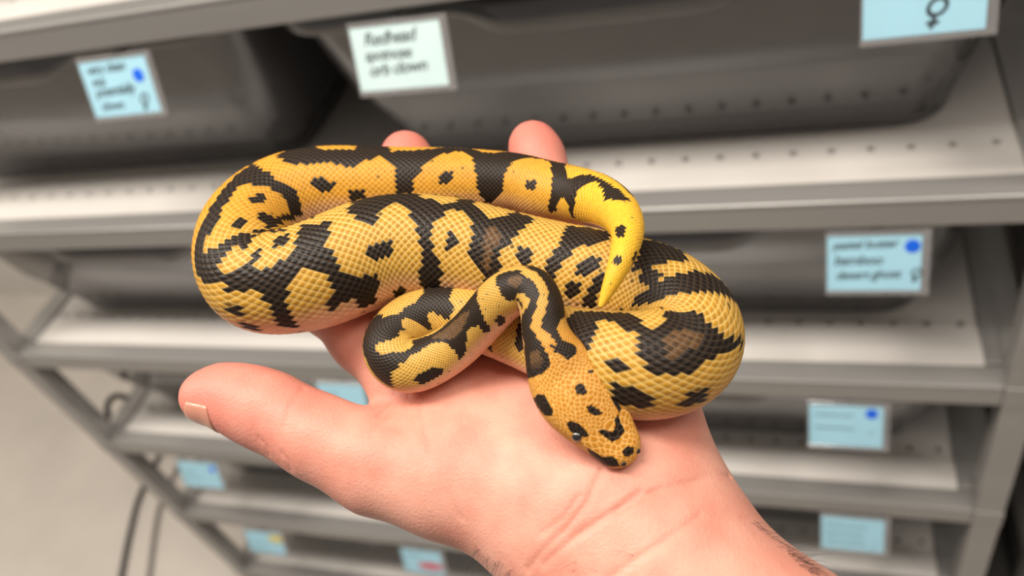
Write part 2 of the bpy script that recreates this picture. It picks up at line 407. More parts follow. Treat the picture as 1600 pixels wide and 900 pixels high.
def snake_surface(per_cell, lift=None):
    """vertex grid rings x around; th = 0 on the back"""
    W, tt, P, R, T, N, B = snake_rings(per_cell)
    n = NROW * per_cell
    th = (np.arange(n) - n // 2) * 2 * np.pi / n
    hd = smooth01(tt, HEAD0, HEAD0 + 1.8)[:, None]
    c, s = np.cos(th)[None, :], np.sin(th)[None, :]
    # body: slightly taller on the back; skull: flat and wide, jaw below
    e = 2.0 + 0.5 * hd
    sx = np.sign(s) * np.abs(s) ** (2 / e); sz = np.sign(c) * np.abs(c) ** (2 / e)
    a = R[:, None] * np.ones_like(c)
    b = R[:, None] * np.where(c > 0, 1 - 0.40 * hd, 1 - 0.42 * hd)
    # brow ridges and a narrowed snout
    brow = hd * np.exp(-((tt[:, None] - 49.6) / 0.75) ** 2) * np.exp(-((np.abs(th)[None, :] - 0.95) / 0.28) ** 2)
    dent = hd * np.exp(-((tt[:, None] - 50.3) / 0.6) ** 2) * np.exp(-(th[None, :] / 0.35) ** 2)
    mouth = smooth01(tt, 47.6, 48.6)[:, None] * np.exp(-((np.abs(th)[None, :] - 1.86) / 0.045) ** 2)
    g = 1 + 0.07 * brow - 0.04 * dent - 0.05 * mouth
    # rounded snout
    end = np.clip((W[-1] - W) / 5.5, 0, 1)[:, None]
    g = g * np.sqrt(np.maximum(1 - (1 - end) ** 2.6, 0.0))
    if lift is not None:
        a = a + lift; b = b + lift
    V = P[:, None, :] + B[:, None, :] * (a * sx * g)[..., None] + N[:, None, :] * (b * sz * g)[..., None]
    return W, tt, th, V
# END MATHS
# markings on the skin: (kind, outline as (spine station, angle from the back)); K black-brown, B brown
MARKS = [
 ('K', [(12.7, 0), (12.57, -0.29), (12.41, -0.48), (12.11, -0.62), (11.92, -0.62), (11.77, -0.59), (11.55, -0.69), (11.38, -0.76), (11.3, -0.74), (11.19, -0.57), (11.06, -0.4), (10.89, -0.4), (10.77, -0.55), (10.71, -0.79), (10.7, -1.09), (10.7, -1.45), (10.74, -2.02), (10.53, -2.07), (10.5, -1.48), (10.47, -1.31), (10.42, -1.02), (10.27, -0.64), (10.1, -0.31), (9.97, -0.21), (9.85, -0.07), (9.67, -0.17), (9.58, 0.12), (9.6, 0.31), (9.73, 0.31), (9.87, 0.31), (10.01, 0.31), (10.13, 0.31), (10.27, 0.31), (10.42, 0.31), (10.58, 0.31), (10.73, 0.31), (10.89, 0.31), (11.06, 0.31), (11.24, 0.31), (11.4, 0.31), (11.55, 0.31), (11.69, 0.31), (11.84, 0.29), (12.02, 0.26), (12.25, 0.31), (12.44, 0.31)]),
 ('Y', [(12, 0.29), (11.84, 0.29), (11.69, 0.29), (11.55, 0.31), (11.38, 0.26), (11.33, -0.12), (11.5, -0.12), (11.66, -0.14), (11.8, -0.12), (11.96, -0.02)]),
 ('Y', [(10.89, 0.31), (10.74, 0.31), (10.61, 0.31), (10.46, 0.31), (10.31, 0.31), (10.17, 0.31), (10.02, 0.31), (10.02, 0.26), (10.2, 0.05), (10.39, -0.07), (10.53, -0.12), (10.68, -0.14), (10.82, -0.19)]),
 ('K', [(12.07, -1), (11.96, -0.98), (11.77, -1.05), (11.64, -1.17), (11.66, -1.26), (11.8, -1.31), (11.98, -1.26), (12.07, -1.12)]),
 ('K', [(11.42, -1.38), (11.37, -1.31), (11.27, -1.29), (11.16, -1.45), (11.22, -1.55), (11.42, -1.74), (11.45, -1.52)]),
 ('K', [(10.09, -1.09), (10.03, -0.98), (9.93, -0.9), (9.85, -0.98), (9.86, -1.12), (9.95, -1.26), (10.05, -1.26)]),
 ('K', [(13.09, 0.26), (13.07, -0.31), (13.04, -0.67), (12.67, -0.98), (12.52, -1.14), (12.52, -1.31), (12.52, -1.57), (18.24, -0.43), (18.19, -0.4), (12.52, -1.64), (12.52, -1.59), (12.62, -1.69), (17.99, -0.21), (17.9, -0.21), (13.35, -1.62), (13.32, -1.38), (13.15, -1.14), (13.24, -0.93), (13.38, -0.69), (13.58, -0.4), (13.69, -0.19), (13.9, -0.14), (14.17, -0.17), (14.42, -0.14), (14.69, -0.12), (14.92, -0.02), (15.08, 0.21), (15.36, 0.43), (15.33, 0.74), (15.19, 0.62), (14.98, 0.59), (14.79, 0.33), (14.6, 0.24), (14.35, 0.21), (14.14, 0.17), (13.9, 0.17), (13.66, 0.14), (13.41, 0.24)]),
 ('K', [(14.11, -0.57), (13.84, -0.62), (13.66, -0.69), (13.78, -0.83), (14.11, -0.81), (14.29, -0.67)]),
 ('K', [(15.05, -0.29), (14.98, -0.38), (14.92, -0.55), (15.08, -0.59), (15.26, -0.52), (15.26, -0.36), (15.15, -0.29)]),
 ('K', [(14.76, -0.79), (14.51, -0.88), (14.51, -1.17), (14.42, -1.4), (17.57, -0.31), (17.36, -0.26), (15.15, -1.17), (15.02, -0.95)]),
 ('K', [(18.68, -0.05), (18.75, -0.55), (18.86, -0.55), (18.97, -0.55), (19.08, -0.52), (19.19, -0.55), (19.32, -0.52), (19.48, -0.55), (19.61, -0.19), (19.85, -0.07), (20.03, -0.05), (20.05, -0.31), (20.14, -0.55), (20.26, -0.57), (20.36, -0.12), (20.42, 0.17), (20.48, 0.38), (20.26, 0.12), (20.14, 0.05), (20.03, 0.12), (19.93, 0.38), (19.87, 0.57), (19.89, 0.83), (19.95, 1.02), (20.03, 1.24), (20.1, 1.45), (20.05, 1.78), (19.87, 1.81), (19.69, 1.81), (19.71, 1.57), (19.73, 1.36), (19.75, 1.17), (19.75, 0.98), (19.71, 0.71), (19.59, 0.45), (19.48, 0.17), (19.36, 0.02), (19.25, -0.02), (19.15, 0.05), (19.1, 0.24), (19.04, 0.43), (18.93, 0.45), (18.79, 0.29), (18.73, 0.12)]),
 ('K', [(18.77, 0.88), (18.95, 0.81), (19.13, 0.79), (19.25, 0.86), (19.28, 0.98), (19.17, 1.09), (18.99, 1.12), (18.84, 1.02)]),
 ('K', [(20.1, 0.81), (20.14, 0.64), (20.22, 0.59), (20.28, 0.71), (20.28, 0.88), (20.22, 0.98), (20.14, 0.93)]),
 ('K', [(17.9, -0.19), (18.17, -0.07), (18.39, 0.12), (18.27, 0.29), (18.19, 0.5), (18.24, 0.67), (18.29, 0.86), (18.29, 1.07), (18.36, 1.24), (18.48, 1.26), (18.66, 1.29), (18.82, 1.36), (18.77, 1.5), (18.62, 1.76), (18.55, 1.95), (18.36, 1.93), (18.29, 1.9), (18.32, 1.76), (18.22, 1.59), (18.09, 1.57), (17.96, 1.67), (17.85, 1.64), (17.85, 1.55), (17.99, 1.38), (18.01, 1.31), (18.04, 1.12), (18.04, 1.02), (17.96, 0.9), (17.99, 0.83), (17.85, 0.74), (17.7, 0.71), (17.57, 0.76), (17.43, 0.86), (17.33, 1.05), (17.22, 1.26), (17.22, 1.48), (17.29, 1.76), (17.18, 1.9), (17.06, 1.83), (16.95, 1.78), (16.99, 1.67), (16.91, 1.57), (16.99, 1.43), (16.95, 1.29), (16.95, 1.09), (16.78, 1.02), (16.74, 0.93), (16.62, 0.88), (16.44, 0.88), (16.31, 0.93), (16.22, 0.88), (16.13, 0.69), (15.99, 0.67), (15.82, 0.81), (15.74, 0.88), (15.36, 0.86), (15.19, 0.64), (15.36, 0.43), (15.43, 0.36), (15.51, 0.14), (15.47, -0.12), (15.58, -0.33), (15.86, -0.5), (16.35, -0.4), (16.08, -0.26), (15.91, -0.14), (15.91, 0.19), (15.91, 0.43), (15.95, 0.55), (16.08, 0.59), (16.26, 0.55), (16.44, 0.45), (16.53, 0.29), (16.57, 0.17), (16.78, 0), (16.78, 0.14), (16.7, 0.38), (16.7, 0.55), (16.78, 0.59), (16.99, 0.57), (17.22, 0.55), (17.5, 0.43), (17.66, 0.38), (17.7, 0.21), (17.79, 0.05)]),
 ('K', [(17.18, 0.02), (17.4, -0.1), (17.57, -0.1), (17.57, 0.1), (17.36, 0.19), (17.25, 0.21)]),
 ('K', [(16.08, -0.02), (15.99, -0.17), (16.17, -0.19), (16.31, -0.02), (16.26, 0.07)]),
 ('K', [(16.08, 1.21), (16.17, 1.14), (16.26, 1.17), (16.44, 1.24), (16.44, 1.31), (16.35, 1.36), (16.22, 1.31), (16.13, 1.26)]),
 ('K', [(16.22, 1.57), (16.31, 1.57), (16.49, 1.71), (16.53, 1.95), (16.4, 1.93), (16.26, 1.78)]),
 ('K', [(19.1, 1.86), (19.28, 1.74), (19.42, 1.76), (19.36, 1.93), (19.21, 2.05), (19.08, 2.02)]),
 ('K', [(9.74, 0.31), (9.66, 0.31), (9.5, 0.31), (9.34, 0.33), (9.19, 0.33), (8.98, 0.33), (8.81, 0.36), (8.61, 0.36), (8.34, 0.38), (8, 0.38), (7.64, 0.38), (7.44, 0.38), (7.12, -0.29), (6.82, -0.62), (6.52, -0.62), (6.29, -0.33), (6.01, -0.24), (5.65, -0.17), (5.23, -0.19), (4.9, -0.05), (4.51, 0.05), (4.51, 0.83), (4.51, 0.93), (4.51, 0.52), (4.51, -0.14), (4.57, -0.43), (4.73, -0.79), (4.89, -1.05), (5.13, -0.79), (5.51, -0.52), (5.75, -0.55), (5.95, -0.79), (6.03, -1.12), (6.01, -1.48), (6.12, -1.93), (6.33, -2.24), (6.4, -2.07), (6.35, -1.69), (6.48, -1.4), (6.72, -1.36), (6.91, -1.52), (7.05, -1.81), (7.27, -1.98), (7.4, -1.88), (7.31, -1.55), (7.21, -1.21), (7.38, -0.62), (7.79, 0), (8.14, 0.26), (8.46, 0.02), (8.79, -0.26), (8.91, -0.57), (8.98, -0.86), (8.97, -1.38), (9.02, -1.55), (9.14, -1.64), (9.26, -1.93), (9.37, -1.9), (9.42, -1.64), (9.5, -1.36), (9.53, -0.9), (9.57, -0.5), (9.66, -0.17), (9.73, -0.05)]),
 ('Y', [(9.67, 0.31), (9.49, 0.31), (9.3, 0.33), (9.14, 0.33), (8.98, 0.33), (9, 0.29), (9.26, -0.05), (9.49, -0.05)]),
 ('K', [(8.23, -1.09), (8.11, -0.95), (7.95, -0.9), (7.86, -1.09), (7.95, -1.24), (8.11, -1.24)]),
 ('K', [(3.53, -1.33), (3.6, -1), (3.49, -0.62), (3.29, -0.45), (3.04, -0.57), (3.06, -1)]),
 ('K', [(2.23, -0.74), (2.44, -0.57), (2.42, -0.24), (2.23, -0.1), (2.12, -0.33)]),
 ('K', [(2.91, 0.9), (2.63, 0.81), (2.33, 1.45), (2.73, 1.45)]),
 ('K', [(20.07, -0.19), (20.16, -0.4), (20.36, -0.21), (20.44, -0.02), (20.62, 0.14), (20.83, 0.02), (20.9, -0.31), (20.96, -0.45), (21.27, -0.29), (21.32, -0.1), (21.25, 0.14), (21.18, 0.38), (21.05, 0.62), (20.98, 0.88), (21, 1.05), (21.05, 1.12), (21.05, 1.38), (20.88, 1.71), (20.79, 1.45), (20.79, 1.31), (20.69, 1.09), (20.48, 1.05), (20.48, 0.86), (20.54, 0.57), (20.44, 0.36), (20.28, 0.17), (20.18, 0.05), (20.12, 0)]),
 ('B', [(20.62, 0.38), (20.75, 0.29), (20.94, 0.4), (20.9, 0.67), (20.85, 0.9), (20.88, 1.17), (20.73, 1.09), (20.71, 0.79), (20.67, 0.59)]),
 ('K', [(21.23, 0.74), (21.36, 0.59), (21.51, 0.62), (21.55, 0.79), (21.53, 0.9), (21.39, 0.95), (21.3, 0.9)]),
 ('K', [(22.02, -0.24), (22.19, -0.31), (22.34, -0.48), (22.54, -0.4), (22.73, -0.43), (22.94, 0.02), (22.7, 0.19), (22.39, 0.36), (22.19, 0.62), (22.09, 0.83), (22.07, 1.02), (22.07, 1.17), (21.89, 1.19), (21.82, 0.9), (21.89, 0.71), (21.94, 0.5), (21.97, 0.19), (21.99, -0.07)]),
 ('K', [(22.42, 0.83), (22.47, 0.71), (22.67, 0.57), (22.83, 0.5), (22.88, 0.64), (22.78, 0.81), (22.6, 0.93), (22.47, 0.93)]),
 ('K', [(22.27, 1.33), (22.34, 1.17), (22.47, 1.12), (22.57, 1.19), (22.57, 1.31), (22.42, 1.43), (22.29, 1.43)]),
 ('K', [(22.73, 1.38), (22.8, 1.09), (23.02, 0.88), (23.04, 0.83), (23.21, 0.93), (23.02, 1.17), (22.99, 1.36), (22.96, 1.57), (22.8, 1.64), (22.67, 1.52)]),
 ('K', [(23.46, -0.24), (23.61, -0.38), (23.73, -0.59), (24.01, -0.67), (24.24, -0.67), (24.52, -0.21), (24.35, 0.05), (24.21, 0.19), (24.08, 0.36), (23.85, 0.5), (23.7, 0.59), (23.67, 0.33), (23.61, 0.07)]),
 ('K', [(23.88, 0.67), (23.98, 0.52), (24.21, 0.36), (24.42, 0.36), (24.52, 0.52), (24.35, 0.69), (24.08, 0.74)]),
 ('K', [(24.01, 1.26), (24.14, 1.12), (24.35, 0.88), (24.63, 0.59), (24.74, 0.29), (24.89, 0.02), (24.97, -0.33), (25.09, -0.74), (25.34, -0.83), (25.51, -0.88), (25.55, -0.88), (25.69, -0.29), (25.69, -0.1), (25.69, 0.1), (25.65, 0.26), (25.55, 0.4), (25.38, 0.67), (25.13, 0.93), (24.52, 1.14)]),
 ('K', [(29.92, -0.26), (30.02, 0), (29.97, 0.33), (29.64, 0.45), (23.21, 1.52), (23.55, 1.43), (28.58, 0.62), (28.33, 0.4), (28.16, 0.21), (27.9, 0.12), (27.78, 0.24), (27.35, 0.69), (26.71, 0.59), (26.32, 0.4), (26.37, 0.29), (26.57, 0.12), (26.42, -0.05), (26.42, -0.36), (26.42, -0.52), (26.17, -0.86), (26.17, -1.02), (26.57, -0.57), (26.86, -0.5), (27.13, -0.5), (27.31, -0.59), (27.44, -0.71), (27.65, -0.71), (27.86, -0.71), (27.99, -0.67), (28.12, -0.59), (28.2, -0.48), (28.33, -0.4), (28.33, -0.24), (28.29, 0), (28.58, 0.1), (28.89, 0.21), (29.23, 0.24), (29.23, 0.07), (29.16, -0.24), (29.16, -0.52), (29.41, -0.52), (29.73, -0.5)]),
 ('B', [(27.9, 0.02), (27.48, 0.1), (27.09, 0.07), (26.95, -0.07), (27.22, -0.24), (27.57, -0.33), (27.82, -0.38), (27.9, -0.26)]),
 ('K', [(28.89, -0.64), (28.77, -0.52), (28.66, -0.55), (28.45, -0.64), (28.58, -0.76), (28.7, -0.76), (28.81, -0.71)]),
 ('K', [(28.73, -1), (28.58, -0.95), (28.37, -0.98), (28.2, -1.07), (28.07, -1.24), (28.2, -1.36), (28.41, -1.38), (28.58, -1.4), (28.66, -1.29)]),
 ('K', [(27.69, -1.31), (27.61, -1.14), (27.44, -1.05), (27.18, -1.05), (27.13, -1.17), (27.22, -1.36), (27.44, -1.36), (27.61, -1.45)]),
 ('K', [(34.23, 0.57), (33.89, 0.69), (33.56, 0.62), (33.42, 0.14), (33.42, -0.24), (33.2, -0.52), (33.36, -0.9), (33.63, -0.79), (33.92, -0.59), (34.18, -0.55), (34.3, -0.69), (34.11, -1.14), (34.4, -1.17), (34.61, -0.86), (34.96, -0.55), (35.23, -0.4), (35.48, -0.5), (35.62, -0.83), (36.58, -0.64), (36.58, -0.29), (36.43, 0), (36.38, 0.26), (36.08, 0.98), (35.93, 0.88), (35.64, 0.86), (35.43, 0.81), (35.48, 0.33), (35.59, 0.02), (35.26, -0.17), (34.76, -0.12), (34.4, -0.1), (34.23, 0.05)]),
 ('K', [(36.02, 1), (36.35, 0.21), (36.66, 0.38), (36.87, 0.29), (37.15, 0.12), (37.8, 0.07), (38.05, -0.07), (37.88, -0.5), (38.31, -0.55), (38.75, -0.24), (39.25, -0.24), (39.56, -0.38), (39.97, -0.33), (40.61, -0.4), (41.16, -0.48), (41.6, -0.59), (41.85, -0.71), (41.46, -0.55), (41.44, 0.02), (41.38, 0.59), (41.26, 0.88), (41.06, 1.48), (40.85, 1.71), (40.73, 1.52), (40.88, 1.12), (40.63, 0.98), (40.33, 0.95), (39.93, 1.29), (39.57, 1.59), (39.26, 1.57), (39.42, 1.26), (39.36, 0.76), (39.13, 0.45), (38.7, 0.26), (38.27, 0.29), (37.86, 0.33), (37.41, 0.57), (37.25, 0.81), (37.28, 1.07), (37.28, 1.62), (37.06, 1.5), (36.78, 1.29), (36.46, 1), (36.26, 0.88)]),
 ('B', [(38.75, 0), (39.17, 0), (39.63, 0.05), (40.14, 0.07), (40.71, 0.19), (40.96, 0.4), (40.45, 0.69), (39.73, 0.79), (39.19, 0.36)]),
 ('K', [(37.78, 1.24), (37.98, 1.09), (38.35, 1.14), (38.66, 1.36), (38.64, 1.52), (38.37, 1.62), (38.08, 1.62), (37.86, 1.43)]),
 ('K', [(42.16, -0.29), (42.38, -0.43), (42.87, -0.24), (43, 0.12), (43.37, 0.21), (43.68, 0.17), (44, 0.26), (44.37, 0.52), (44.75, 0.71), (45.06, 0.9), (45.26, 0.71), (45.52, 0.55), (45.81, 0.48), (46.22, 0.31), (46.62, 0.33), (46.72, 0.62), (46.65, 1.71), (46.37, 1.71), (45.87, 1.71), (45.49, 1.38), (45.2, 1.71), (44.89, 1.69), (44.45, 1.29), (44.08, 0.71), (43.9, 0.64), (43.65, 0.83), (43.08, 1.12), (42.47, 1.05), (42.27, 0.79), (42.23, 0.45), (42.16, 0.1)]),
 ('B', [(42.58, 0.02), (42.92, 0.1), (43.19, 0.48), (42.95, 0.74), (42.58, 0.4)]),
 ('B', [(45.9, 1.09), (45.9, 0.64), (46.31, 0.52), (46.52, 0.69), (46.4, 1.12)]),
 ('K', [(42.75, -0.9), (43, -0.98), (43.3, -1.05), (43.58, -1.19), (44, -1.29), (44.32, -1.29), (44.72, -1.17), (44.89, -0.67), (45.14, -0.36), (45.46, -0.29), (45.9, -0.29), (46.4, -0.62), (46.65, -0.43), (46.72, -0.1), (46.49, -0.05), (46.19, 0.07), (45.93, 0.17), (45.99, -0.07), (45.73, -0.05), (45.35, 0.12), (45.14, 0.31), (44.75, 0.17), (44.4, -0.02), (43.95, -0.24), (43.63, -0.24), (43.32, -0.24), (43, -0.45)]),
 ('K', [(41.44, 1.38), (41.74, 1.31), (41.72, 1.57), (41.4, 1.9), (41.2, 1.86)]),
 ('K', [(42.63, 1.43), (43.93, 1.19), (44.29, 1.24), (42.45, 1.71)]),
 ('K', [(47.27, 1.62), (47.23, 1.05), (47.35, 0.83), (47.6, 0.83), (47.94, 0.86), (48.06, 1.02), (47.94, 1.36), (47.6, 1.57)]),
 ('K', [(47.73, 0.05), (47.68, -0.02), (47.81, -0.07), (48.11, -0.05), (48.11, 0.02), (47.94, 0.1)]),
 ('K', [(48.5, 0.1), (48.54, 0.02), (48.81, -0.02), (49.1, -0.05), (48.99, 0.07), (48.73, 0.14)]),
 ('K', [(48.54, 0.81), (48.54, 0.64), (48.81, 0.52), (49.1, 0.52), (49.42, 0.57), (49.39, 0.71), (49.1, 0.86), (48.85, 0.93)]),
 ('K', [(49.49, 0.29), (49.56, 0.14), (49.92, 0), (49.79, -0.14), (49.59, -0.19), (49.52, -0.4), (49.89, -0.33), (50.22, -0.33), (50.31, -0.02), (50.22, 0.19), (49.95, 0.24)]),
 ('K', [(47.39, -0.74), (47.39, -1.02), (47.77, -1), (48.15, -0.83), (47.9, -0.71), (47.68, -0.59)]),
 ('K', [(48.7, -0.5), (49.14, -0.62), (49.46, -0.62), (49.56, -0.45), (49.25, -0.45), (48.88, -0.43)]),
 ('K', [(50.85, 0.14), (50.82, -0.05), (51.19, -0.31), (51.51, -0.14), (51.38, 0.12), (51.16, 0.21)]),
 ('K', [(49.76, 1.05), (50.1, 1), (50.46, 0.98), (50.7, 0.59), (51.09, 0.59), (51.59, 1), (51.19, 1.38), (50.73, 1.88), (50.25, 1.9)]),
 ('K', [(47.47, -0.36), (47.6, -0.5), (47.68, -0.4), (47.6, -0.31)]),
]
# ------------------------------------------------------------------ the snake
MARKS += [('K', [(30.2, -0.9), (31.1, -1.2), (31.4, 0.3), (31.2, 1.2), (30.6, 1.5), (30.5, 0.3)]), ('K', [(31.9, -1.6), (32.5, -1.3), (32.8, 0.2), (32.6, 1.6), (32.0, 1.8), (32.2, 0.2)])]   # under the neck

def inside(poly, x, y):
    p = np.asarray(poly, float); q = np.roll(p, -1, 0); c = np.zeros(x.shape, bool)
    for (x0, y0), (x1, y1) in zip(p, q):
        if y0 == y1: continue
        hit = ((y0 > y) != (y1 > y)) & (x < (x1 - x0) * (y - y0) / (y1 - y0) + x0)
        c ^= hit
    return c

def skin_kind(t, th):
    """0 yellow, 1 black-brown, 2 brown, at spine station t and angle th; the far flank mirrors the near one"""
    far = ((t > 5) & (t < 13.2) & (th > 0.35)) | ((t > 15.5) & (t < 23.5) & (th < -0.55))
    a = np.where(far, -th, th); k = np.zeros(t.shape, int)
    for cls, poly in MARKS:
        p = np.array(poly)
        near = (t >= p[:, 0].min()) & (t <= p[:, 0].max())
        if not near.any(): continue
        idx = np.where(near)[0]; hit = np.zeros(len(idx), bool)
        for off in (-2 * np.pi, 0, 2 * np.pi):
            hit |= inside(poly, t[idx], a[idx] + off)
        k[idx[hit]] = {'K': 1, 'B': 2, 'Y': 0}[cls]
    return k

def skull_cells(u, w, wrap):
    """irregular small plates: distance to the seam between jittered cells, 0 in a plate's middle, .5 in the seam"""
    f1 = np.full(u.shape, 9.0); f2 = np.full(u.shape, 9.0)
    for off in (0.0, 0.5):
        bu, bw = np.floor(u - off), np.floor(w - off)
        for i in range(-1, 3):
            for j in range(-1, 3):
                iu, iw = bu + i, bw + j
                h1 = np.sin(np.mod(iu, wrap) * 12.9898 + iw * 78.233 + off * 37.7) * 43758.5453; h1 -= np.floor(h1)
                h2 = np.sin(np.mod(iu, wrap) * 39.346 + iw * 11.135 + off * 91.1) * 24634.6345; h2 -= np.floor(h2)
                d = np.hypot(u - (iu + off + 0.5 * (h1 - 0.5)), w - (iw + off + 0.5 * (h2 - 0.5)))
                f2 = np.where(d < f1, f1, np.minimum(f2, d)); f1 = np.minimum(f1, d)
    return 0.5 * np.clip(1 - (f2 - f1) / 0.42, 0, 1)

def build_snake():
    PER = 7
    W, tt, th, V0 = snake_surface(PER)
    nr, nt = len(W), len(th)
    on_tail = (tt < 6.2)[:, None]                               # fewer, larger rows on the tail
    su, sw = np.where(on_tail, 0.5, 1.0) * np.ones((1, nt)), np.where(on_tail, 0.6, 1.0) * np.ones((1, nt))
    u = (th * NROW / (2 * np.pi))[None, :] * su; w = W[:, None] * sw
    c1u, c1w = np.round(u), np.round(w)
    c2u, c2w = np.floor(u) + 0.5, np.floor(w) + 0.5
    m1 = np.abs(u - c1u) + np.abs(w - c1w); m2 = np.abs(u - c2u) + np.abs(w - c2w)
    one = m1 <= m2
    cu, cw = np.where(one, c1u, c2u), np.where(one, c1w, c2w)
    eu, ew = np.abs(u - cu), np.abs(w - cw)
    m = (eu ** 1.22 + ew ** 1.22) ** (1 / 1.22)                 # 0 at a scale's middle, about .5 in the seams
    hrow = tt > 46.3; srow = tt > 49.4
    m[hrow] = skull_cells(u[hrow], w[hrow], NROW)
    m[srow] = skull_cells(u[srow] * 0.5, w[srow] * 0.5, NROW // 2)
    TH = np.broadcast_to(th[None, :], (nr, nt)); TT = np.broadcast_to(tt[:, None], (nr, nt))
    bellyness = smooth01(np.abs(TH), 2.42, 2.50)
    mb = np.abs(w - np.round(w))                                 # broad belly plates
    seam = m * (1 - bellyness) + mb * bellyness
    # relief
    _, _, _, R, _, _, _ = snake_rings(PER)
    pitch = (2 * np.pi * R / NROW)[:, None] * np.where(on_tail, 1.7, 1.0)
    fade = 1 - 0.45 * smooth01(tt, 46.5, 48)[:, None]
    fade = fade * smooth01(W[-1] - W, 0.5, 6)[:, None]
    lift = pitch * 0.17 * fade * (1 - np.clip(seam / 0.5, 0, 1.15) ** 2.6 + 0.35 * (cw - w) * (1 - hrow[:, None]))
    _, _, _, V = snake_surface(PER, lift)
    V = to_world(V.reshape(-1, 3))
    # one colour per scale
    key = on_tail * 10 ** 7 + (np.round(cu * 2).astype(int) % (2 * NROW)) * 4096 + np.round(cw * 2).astype(int)
    uk, first, inv = np.unique(key.ravel(), return_index=True, return_inverse=True)
    cW = (cw / sw).ravel()[first]; st = np.interp(cW, W, tt)
    sa = ((cu / su).ravel()[first] * 2 * np.pi / NROW + np.pi) % (2 * np.pi) - np.pi
    votes = np.zeros((3, len(st)), int)
    dw_, da_ = 0.30, 0.30 * 2 * np.pi / NROW
    for ow, oa, wt in ((0, 0, 2), (dw_, 0, 1), (-dw_, 0, 1), (0, da_, 1), (0, -da_, 1)):
        kk = skin_kind(np.interp(cW + ow, W, tt), sa + oa)
        for c in range(3): votes[c] += wt * (kk == c)
    kind = np.where(votes[1] + votes[2] >= 2, np.where(votes[2] >= 3, 2, 1), 0)
    rng = np.random.default_rng(4)
    gold = np.array([0.38, 0.190, 0.019]); rich = np.array([0.50, 0.220, 0.011]); tail = np.array([0.68, 0.36, 0.010]); pale = np.array([0.76, 0.42, 0.25]); headc = np.array([0.47, 0.190, 0.018])
    a1 = smooth01(-st, -16.5, -14.0)[:, None]; y = gold * (1 - a1) + rich * a1
    a2 = smooth01(-st, -8.5, -5.0)[:, None]; y = y * (1 - a2) + tail * a2
    a3 = smooth01(st, 43.5, 46.0)[:, None]; y = y * (1 - a3) + headc * a3
    a4 = (smooth01(np.abs(sa), 1.35, 1.98) * (1.0 * (1 - smooth01(-st, -12, -6))))[:, None]; y = y * (1 - a4) + pale * a4
    dark = np.array([0.0085, 0.0058, 0.0045]); brown = np.array([0.085, 0.040, 0.015]); belly = np.array([0.86, 0.53, 0.35])
    base = np.where((kind == 0)[:, None], y, np.where((kind == 1)[:, None], dark, brown))
    base = base * rng.uniform(0.86, 1.12, (len(uk), 1))
    ed = (0.38 + 0.30 * smooth01(-st, -16.5, -14.0) + 0.30 * smooth01(st, 44, 46.5))[:, None]
    edge = np.where((kind == 0)[:, None], y * ed + (np.array([0.76, 0.535, 0.185]) * (1 - a4) + np.array([0.86, 0.58, 0.40]) * a4) * (1 - ed), np.where((kind == 1)[:, None], np.array([0.042, 0.028, 0.018]), np.array([0.14, 0.08, 0.036])))
    base[kind == 2] = dark + (brown - dark) * rng.uniform(0.35, 1.1, ((kind == 2).sum(), 1))
    fleck = (kind == 0) & (rng.random(len(uk)) < 0.012); base[fleck] *= 0.35
    bcol = base[inv].reshape(nr, nt, 3); ecol = edge[inv].reshape(nr, nt, 3)
    vk = skin_kind(TT[hrow].ravel(), TH[hrow].ravel()).reshape(-1, nt)       # the skull's marks ignore the plate edges
    blot = rng.uniform(0.88, 1.1, (1, 1, 1))
    bcol[hrow] = np.where((vk == 0)[..., None], headc * blot, np.where((vk == 1)[..., None], dark, dark + (brown - dark) * 0.7))
    ecol[hrow] = np.where((vk == 0)[..., None], np.array([0.70, 0.40, 0.12]), np.array([0.045, 0.03, 0.02]))
    f = smooth01(m, 0.25, 0.43)[..., None] * 0.9
    col = bcol * (1 - f) + ecol * f
    bn = (bellyness * (1 - smooth01(tt, 45, 47)[:, None]))[..., None]
    bc = belly * (1 - 0.25 * smooth01(mb, 0.40, 0.5)[..., None])
    col = col * (1 - bn) + bc * bn
    # faces
    i = np.arange(nr - 1)[:, None] * nt; j = np.arange(nt)[None, :]; jn = (j + 1) % nt
    quads = np.stack([i + j, i + jn, i + nt + jn, i + nt + j], -1).reshape(-1, 4)
    nv = nr * nt
    V = np.concatenate([V, V[:nt].mean(0)[None], V[-nt:].mean(0)[None]])
    col = np.concatenate([col.reshape(-1, 3), np.repeat(col[:1].mean(1), 1, 0), col[-1:].mean(1)])
    jj = np.arange(nt); last = (nr - 1) * nt
    tris = np.concatenate([np.stack([np.full(nt, nv), (jj + 1) % nt, jj], 1), np.stack([np.full(nt, nv + 1), last + jj, last + (jj + 1) % nt], 1)])
    me = bpy.data.meshes.new('ball_python')
    me.vertices.add(len(V)); me.vertices.foreach_set('co', V.astype(np.float32).ravel())
    nl = quads.size + tris.size
    me.loops.add(nl); me.loops.foreach_set('vertex_index', np.concatenate([quads.ravel(), tris.ravel()]).astype(np.int32))
    starts = np.concatenate([np.arange(len(quads)) * 4, quads.size + np.arange(len(tris)) * 3]).astype(np.int32)
    me.polygons.add(len(starts)); me.polygons.foreach_set('loop_start', starts)
    me.polygons.foreach_set('use_smooth', np.ones(len(starts), bool))
    me.update(calc_edges=True); me.validate()
    at = me.attributes.new('skin', 'FLOAT_COLOR', 'POINT')
    at.data.foreach_set('color', np.concatenate([col, np.ones((len(col), 1))], 1).astype(np.float32).ravel())
    mt = bpy.data.materials.new('snake skin'); mt.use_nodes = True
    nt_ = mt.node_tree; b = nt_.nodes['Principled BSDF']
    an = nt_.nodes.new('ShaderNodeAttribute'); an.attribute_name = 'skin'
    nt_.links.new(an.outputs['Color'], b.inputs['Base Color'])
    b.inputs['Roughness'].default_value = 0.40
